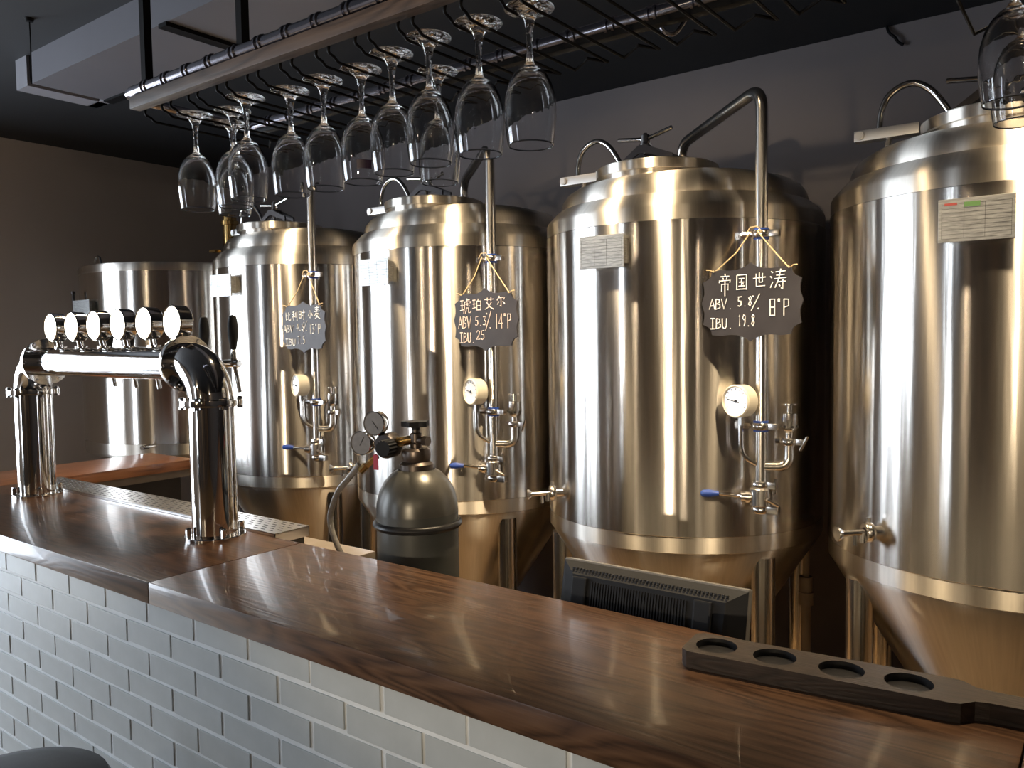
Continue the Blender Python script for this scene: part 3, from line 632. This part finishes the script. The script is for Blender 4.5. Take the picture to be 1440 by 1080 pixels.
for x in (-2.96, -2.808, -2.654, -2.50, -2.345, -2.189):
    b = add(MB().lathe([(0, .045), (.044, .045), (.049, .040), (.050, .004), (.047, 0), (.044, .003), (0, .003)], 40, (x, 1.272, 1.714), (0, 1, 0)).cyl((x - .0, 1.305, 1.640), (x, 1.300, 1.668), .010, 14).cyl((x, 1.305, 1.640), (x, 1.305, 1.648), .020, 18), 'badge', CHROME)
    f = MB().lathe([(0, 0), (.0438, 0), (.0438, .001), (0, .001)], 36, (x, 1.2735, 1.714), (0, 1, 0)).build('lit_face', LAMPFACE); f.parent = b; f.matrix_parent_inverse = Matrix.Translation(tw.location).inverted(); f['label'] = 'glowing warm white disc'
    f.matrix_parent_inverse = b.matrix_world.inverted() if False else Matrix.Translation(-tw.location) @ Matrix.Translation(tw.location) 
    fx = x + .0
    t = MB().cyl((fx, 1.345, 1.588), (fx, 1.475, 1.588), .012, 16).cyl((fx, 1.348, 1.588), (fx, 1.356, 1.588), .022, 18).cyl((fx - .028, 1.475, 1.588), (fx + .028, 1.475, 1.588), .0125, 16, bev=.003)
    t.tube(bend([(fx, 1.475, 1.588), (fx, 1.482, 1.555), (fx, 1.492, 1.498)], .02), .008, 12).cyl((fx, 1.475, 1.595), (fx, 1.475, 1.636), .010, 12, .007)
    fo = add(t, 'faucet', CHROME)
    h = MB().lathe([(0, 0), (.009, 0), (.016, .045), (.0155, .08), (.011, .102), (0, .108)], 18, (fx, 1.475, 1.632)).build('tap_handle', PLASTIC); h.parent = fo; h['label'] = 'tapered black tap handle'

# ------------------------------------------------------------ gas cylinder with regulator
GX, GY = -1.512, 1.572
gc_ = empty('gas_cylinder', (GX, GY, 0), 'grey gas cylinder with rubber ring and two gauges behind the bar', 'gas cylinder')
MB().lathe([(0, .01), (.09, 0), (.11, .02), (.1105, .7), (.1105, 1.19)], 48).build('body', GASBODY, gc_)
MB().lathe([(.1105, 1.19), (.109, 1.215), (.102, 1.245), (.088, 1.272), (.066, 1.295), (.050, 1.304)], 48).build('shoulder', GASDOME, gc_)
MB().lathe([(.046, 1.302), (.046, 1.318), (.036, 1.326), (.038, 1.332), (.040, 1.345), (.038, 1.356), (.030, 1.362), (0, 1.362)], 32).build('neck_ring', BRONZE, gc_)
MB().lathe([(.110 + .011 * math.cos(2 * PI * i / 12), 1.158 + .011 * math.sin(2 * PI * i / 12)) for i in range(13)], 48).build('rubber_ring', RUBBER_AND_SHADE, gc_)
v = MB().lathe([(0, 1.36), (.016, 1.36), (.016, 1.372), (.013, 1.376), (.016, 1.378), (.016, 1.40), (.011, 1.404), (.011, 1.416), (0, 1.416)], 16).cyl((0, 0, 1.382), (.038, 0.0, 1.382), .011, 12).cyl((.03, 0, 1.382), (.044, 0, 1.382), .014, 6)
vo = v.build('cylinder_valve', BRONZE, gc_)
MB().cyl((0, 0, 1.385), (-.055, -.02, 1.375), .013, 14).build('brass_nut', BRASS, vo)['label'] = 'yellow brass nut'
wpts = [((.034 + .006 * math.cos(5 * a)) * math.cos(a), (.034 + .006 * math.cos(5 * a)) * math.sin(a)) for a in [2 * PI * i / 40 for i in range(40)]]
MB().prism(wpts, Matrix.Translation((0, 0, 1.420)), .014).cyl((0, 0, 1.412), (0, 0, 1.422), .012, 12).build('hand_wheel', PLASTIC, vo)
rd = Vector((.25, -.97, 0)).normalized()
rc = Vector((-.078, -.03, 1.366))
reg = MB().lathe([(0, -.03), (.026, -.03), (.035, -.022), (.035, .012), (.030, .020), (.0, .022)], 30, rc, rd).build('regulator', GUN, gc_)
kb = MB(); 
kn = [((.021 + .0015 * math.cos(14 * a)) * math.cos(a), (.021 + .0015 * math.cos(14 * a)) * math.sin(a)) for a in [2 * PI * i / 84 for i in range(84)]]
q = rd.to_track_quat('Z', 'Y').to_matrix().to_4x4()
kb.prism(kn, Matrix.Translation(rc + rd * .018 + Vector((.024, .0, .0))) @ q, .04)
kb.build('adjusting_knob', PLASTIC, reg)
for off, ang in (((-.066, -.035, .006), 60), ((-.018, -.03, .062), -50)):
    g0 = rc + Vector(off)
    gm = MB().lathe([(0, -.024), (.031, -.024), (.034, -.018), (.034, .004), (.032, .006), (.031, .001), (0, .001)], 32, g0, rd).cyl(g0 - rd * .012, rc, .008, 10).build('regulator_gauge', CHROME, gc_)
    MB().lathe([(0, 0), (.0308, 0), (.0308, .001), (0, .001)], 32, g0 + rd * .0015, rd).build('dial', DIALG, gm)
    s_ = Vector((-rd.y, rd.x, 0)); a = math.radians(ang); dv = (s_ * math.cos(a) + Vector((0, 0, 1)) * math.sin(a))
    MB().tube([g0 + rd * .003 - dv * .008, g0 + rd * .003 + dv * .019], .0011, 5).build('needle', INK, gm)
MB().box((-.088, -.075, 1.305), (-.070, -.073, 1.345)).build('warning_tag', RED, gc_, smooth=False)['label'] = 'small dark red tag'
MB().cyl(rc + Vector((-.02, -.02, -.028)), rc + Vector((-.052, -.035, -.058)), .0085, 6).cyl(rc + Vector((-.05, -.035, -.055)), rc + Vector((-.065, -.042, -.07)), .011, 10).build('hose_barb', BRASS, gc_)
hs = empty('gas_hose', (-1.72, 1.49, 1.05), 'pale clear hose looping down from the gas regulator to the counter', 'hose')
hp = [(-1.665, 1.505, 1.312), (-1.70, 1.495, 1.27), (-1.735, 1.49, 1.235), (-1.765, 1.49, 1.185), (-1.775, 1.49, 1.15), (-1.765, 1.49, 1.11), (-1.735, 1.49, 1.06), (-1.715, 1.49, 1.052)]
sm = []
for i in range(len(hp) - 1):
    p0, p1, p2, p3 = [Vector(hp[max(0, min(len(hp) - 1, k))]) for k in (i - 1, i, i + 1, i + 2)]
    for k in range(5):
        u = k / 5; sm.append(0.5 * (2 * p1 + (p2 - p0) * u + (2 * p0 - 5 * p1 + 4 * p2 - p3) * u * u + (3 * p1 - p0 - 3 * p2 + p3) * u ** 3))
under(MB().tube(sm, .0085, 12).build('tube', HOSE), hs)

# ------------------------------------------------------------ monitor seen from behind
mn = empty('monitor', (-.77, 1.53, .745), 'black monitor seen from behind with ribbed vents, beyond the bar edge', 'monitor')
tilt = Matrix.Rotation(math.radians(-12), 4, 'X'); MT = Matrix.Translation((-.772, 1.497, 1.160)) @ tilt
def mpart(mb, name, m, parent=mn):
    mb.bm.transform(MT); return under(mb.build(name, m, smooth=False), mn) if parent is mn else None
mpart(MB().box((-.212, 0, -.30), (.212, .022, 0), .004), 'bezel', PLASTIC2)['label'] = 'grey front bezel edge'
bk = MB(); 
prof = [(-.212, -.298), (.212, -.298), (.212, -.004), (-.212, -.004)]
prof2 = [(-.165, -.26), (.165, -.26), (.175, -.030), (-.175, -.030)]
a_ = [bk.bm.verts.new((x, -.001, z)) for x, z in prof]; b_ = [bk.bm.verts.new((x, -.022, z)) for x, z in prof2]
bk.bm.faces.new(b_)
for i in range(4): bk.bm.faces.new((a_[i], a_[(i + 1) % 4], b_[(i + 1) % 4], b_[i]))
mpart(bk, 'back_shell', PLASTIC)
rb = MB()
for k in range(34): rb.box((-.125 + k * .0066, -.026, -.115), (-.1216 + k * .0066, -.021, -.040))
o = mpart(rb, 'vent_ribs', PLASTIC); o['kind'] = 'stuff'
hl = MB()
for r in range(2):
    for k in range(44): hl.box((-.180 + k * .0082, -.0168 - r * .003, -.020 - r * .007), (-.1755 + k * .0082, -.012 - r * .003, -.0165 - r * .007))
o = mpart(hl, 'vent_slots', INK); o['kind'] = 'stuff'
mpart(MB().box((-.172, -.030, -.12), (-.135, -.02, -.034), .004), 'side_boss', PLASTIC)
mpart(MB().box((.112, -.030, -.12), (.150, -.02, -.034), .004), 'side_boss', PLASTIC)
under(MB().box((-.80, 1.52, .755), (-.74, 1.555, .95), .004).build('stand_neck', PLASTIC, smooth=False), mn)
under(MB().box((-.89, 1.46, .745), (-.65, 1.66, .758), .005).build('stand_foot', PLASTIC, smooth=False), mn)

# ------------------------------------------------------------ tasting paddle
pa = empty('tasting_paddle', (-.375, 1.287, 1.10), 'dark wooden tasting paddle with four round wells lying on the bar top', 'paddle')
pa.rotation_euler = (0, 0, math.radians(5.5))
def rrect(x0, x1, y0, y1, r):
    out = []
    for cx_, cy_, a0 in ((x1 - r, y1 - r, 0), (x0 + r, y1 - r, 90), (x0 + r, y0 + r, 180), (x1 - r, y0 + r, 270)):
        out += [(cx_ + r * math.cos(math.radians(a0 + 15 * k)), cy_ + r * math.sin(math.radians(a0 + 15 * k))) for k in range(7)]
    return out
hw = .047
poly = [(-.206, -.036), (-.195, -hw), (.190, -hw), (.205, -.044), (.222, -.026), (.24, -.022), (.36, -.020), (.375, -.012), (.375, .012), (.36, .020), (.24, .024), (.222, .028), (.205, .044), (.190, hw), (-.195, hw), (-.206, .036)]
holes = [-.158, -.062, .040, .135]
bm = bmesh.new(); zt = .028; loops = [[bm.verts.new((x, y, zt)) for x, y in poly]]
ed = []
for i in range(len(poly)): ed.append(bm.edges.new((loops[0][i], loops[0][(i + 1) % len(poly)])))
hv = []
for hx in holes:
    v = [bm.verts.new((hx + .034 * math.cos(2 * PI * k / 32), .034 * math.sin(2 * PI * k / 32), zt)) for k in range(32)]; hv.append(v)
    for k in range(32): ed.append(bm.edges.new((v[k], v[(k + 1) % 32])))
bmesh.ops.triangle_fill(bm, edges=ed, use_beauty=True)
lo = [bm.verts.new((x, y, .0)) for x, y in poly]; n = len(poly)
for i in range(n): bm.faces.new((loops[0][i], loops[0][(i + 1) % n], lo[(i + 1) % n], lo[i]))
bm.faces.new(lo)
for v in hv:
    l2 = [bm.verts.new((q.co.x, q.co.y, zt - .012)) for q in v]
    for k in range(32): bm.faces.new((v[k], v[(k + 1) % 32], l2[(k + 1) % 32], l2[k]))
m = MB(); m.bm.free(); m.bm = bm; m.build('board', DARKWOOD, pa, smooth=False)
for hx in holes: MB().lathe([(0, zt - .0118), (.0337, zt - .0118), (.0337, zt - .0006)], 32, (hx, 0, 0)).build('well', RUBBER_AND_SHADE, pa)['label'] = 'dark round well'  # well walls black: the shade in the holes is put into the colour

# ------------------------------------------------------------ old pipe between the tanks
pp = empty('drain_pipe', (-.865, 2.86, 0), 'thin tan drain pipe standing in the dark gap between two tanks', 'pipe')
MB().cyl((0, 0, 0), (0, 0, .80), .0165, 14).build('pipe', PVC, pp)
MB().cyl((0, 0, .70), (0, 0, .745), .026, 16).cyl((0, 0, .745), (0, 0, .80), .022, 16).cyl((0, 0, .80), (0, 0, .93), .012, 12).build('coupling', PVC, pp)

# ------------------------------------------------------------ bar stool, just its seat in view
st = empty('bar_stool', (-1.70, .61, 0), 'round black leather stool at the lower left in front of the bricks', 'stool')
MB().lathe([(0, .735), (.16, .735), (.184, .748), (.190, .768), (.180, .788), (.14, .799), (0, .803)], 40).build('seat', LEATHER, st)
for a in (45, 135, 225, 315):
    c_, s_ = math.cos(math.radians(a)), math.sin(math.radians(a)); MB().tube([(c_ * .12, s_ * .12, .735), (c_ * .19, s_ * .19, 0)], .014, 10).build('leg', BLACK, st)
MB().tube([(.17 * math.cos(2 * PI * k / 32), .17 * math.sin(2 * PI * k / 32), .26) for k in range(32)], .009, 8, closed=True).build('foot_ring', BLACK, st)

# ------------------------------------------------------------ glass rack over the bar
rk = empty('glass_rack', (-.8, 1.14, ZC), 'black wire glass rack with bamboo-shaped rails hanging over the bar', 'rack')
rx0, rx1 = -1.80, .30
def radd(mb, name, m, smooth=True): return under(mb.build(name, m, smooth=smooth), rk)
def bamboo(y, z, r):
    pts, rad = [], []
    x = rx0
    while x < rx1:
        for dx, k in ((0, 1), (.050, 1), (.052, 1.22), (.057, 1.22), (.059, .95), (.064, .95), (.066, 1.22), (.071, 1.22), (.073, 1), (.0825, 1)):
            pts.append((x + dx, y, z)); rad.append(r * k)
        x += .083
    return MB().tube(pts, r, 14, radii=rad)
radd(bamboo(.975, 2.222, .0135), 'front_rail', RAIL)
radd(bamboo(1.30, 2.212, .0135), 'back_rail', RAIL)
radd(MB().box((rx0 + .01, .960, 2.180), (rx1, .985, 2.207), .002), 'front_board', RACKWOOD)
radd(MB().box((rx0 + .01, 1.29, 2.190), (rx1, 1.31, 2.202), .002), 'back_board', BLACK)
for x in (rx0, rx1 - .01):
    radd(MB().tube(bend([(x, .975, 2.222), (x - .025, .975, 2.222), (x - .025, 1.0, 2.215), (x - .025, 1.27, 2.212), (x - .025, 1.30, 2.212), (x, 1.30, 2.212)], .02), .010, 10), 'side_rail', RAIL)
for x, y in ((-1.755, .985), (-1.396, .985), (.10, .985), (-.45, 1.30), (.2, 1.30)):
    radd(MB().box((x - .009, y - .009, 2.21), (x + .009, y + .009, ZC)).box((x - .03, y - .02, ZC - .006), (x + .03, y + .02, ZC)), 'hanger_post', BLACK, False)
for i in range(20):
    cxx = -1.740 + .1045 * i; ye = 1.322 if i != 15 else 1.60
    m = MB(); zz = 2.159
    for s_ in (-1, 1):
        x = cxx + s_ * .0352
        m.tube(bend([(x, .990, 2.184), (x, .987, 2.171), (x, 1.003, 2.166), (x, 1.010, zz), (x, 1.05, zz), (x, ye, zz)], .008, 4), .0028, 6)
    # stop at the rear: both wires joined by a V
    m.tube([(cxx - .0352, ye, zz), (cxx - .004, ye - .075, zz + .001), (cxx + .008, ye - .055, zz + .001), (cxx + .0352, ye, zz)] if False else [(cxx - .0352, ye, zz), (cxx + .010, ye - .030, zz + .004), (cxx + .0352, ye, zz)], .0028, 6)
    radd(m, 'wire_channel', BLACK)
o = MB().tube(bend([(-.655, 1.31, 2.21), (-.65, 1.315, 2.185), (-.63, 1.32, 2.175), (-.61, 1.325, 2.20), (-.60, 1.33, 2.23)], .012), .004, 8); radd(o, 'hook', RAIL)

# ------------------------------------------------------------ wine glasses
prof = [(0, .004), (.012, .0045), (.030, .0035), (.0380, .0018), (.0392, .0011), (.0396, 0), (.0392, -.0011), (.038, -.0018), (.030, -.003), (.020, -.0055), (.0125, -.012), (.0085, -.020), (.0062, -.032), (.0050, -.050), (.0048, -.066), (.0060, -.080), (.0095, -.087), (.018, -.0925), (.027, -.102), (.0345, -.116), (.0395, -.134), (.0415, -.152), (.0408, -.172), (.0385, -.195), (.0365, -.2085), (.0363, -.2102), (.0360, -.2112), (.0356, -.2116), (.0352, -.2112), (.0351, -.2102), (.0353, -.2085), (.0372, -.195), (.0392, -.172), (.0397, -.152), (.0376, -.134), (.0324, -.1180), (.0248, -.1055), (.0160, -.0970), (.008, -.0935), (0, -.093)]
g0 = MB().lathe(prof, 40).build('wine_glass', GLASS, None, True, 60)
GRP = 'stemmed glasses hanging from the rack'
gl = [(-1.676, 1.050, 'leftmost hanging wine glass on the rack, over the tower elbow'),
      (-1.583, 1.085, 'second hanging wine glass from the left, partly behind the third'),
      (-1.680, 1.148, 'wine glass hanging behind the second one from the left, mostly overlapped'),
      (-1.478, 1.045, 'third front wine glass from the left, overlapping the second'),
      (-1.370, 1.075, 'fourth front wine glass from the left, above the lidded left tank'),
      (-1.266, 1.074, 'fifth front wine glass from the left, right of the pipe top of the left tank'),
      (-1.161, 1.078, 'sixth front wine glass from the left, with a small dark purple sticker'),
      (-1.056, 1.055, 'seventh front wine glass from the left, above the steel lid handle'),
      (-.952, 1.040, 'large front wine glass overlapping a glass hung behind it'),
      (-1.056, 1.178, 'wine glass hanging in the back, seen through the large front glass'),
      (-.846, 1.045, 'second front wine glass from the right of the main group, over a bent pipe'),
      (-.746, 1.048, 'rightmost and biggest wine glass of the main group'),
      (-.119, 1.268, 'wine glass cut off by the upper right picture edge'),
      (-.119, 1.395, 'wine glass behind the one cut by the upper right edge')]
for i, (x, y, lab) in enumerate(gl):
    o = g0 if i == 0 else g0.copy()
    if i: C.objects.link(o)
    o.location = (x, y, 2.1652); o.rotation_euler.z = i * 1.3
    tag(o, lab, 'wine glass', GRP)
    if 'sticker' in lab:
        s = MB(); R_ = .0388
        A = [math.radians(-60 + 8 * k) for k in range(6)]
        va = [s.bm.verts.new((R_ * 1.012 * math.cos(a - i * 1.3 + .0), R_ * 1.012 * math.sin(a - i * 1.3), -.192)) for a in A]
        vb = [s.bm.verts.new((.0405 * 1.012 * math.cos(a - i * 1.3), .0405 * 1.012 * math.sin(a - i * 1.3), -.176)) for a in A]
        for k in range(5): s.bm.faces.new((va[k], va[k + 1], vb[k + 1], vb[k]))
        s.build('sticker', mat('purple_sticker', (0.02, 0.008, 0.03), 0.5, build=grain_noise(ns=50, amt=0.2)), o)['label'] = 'small dark purple sticker'
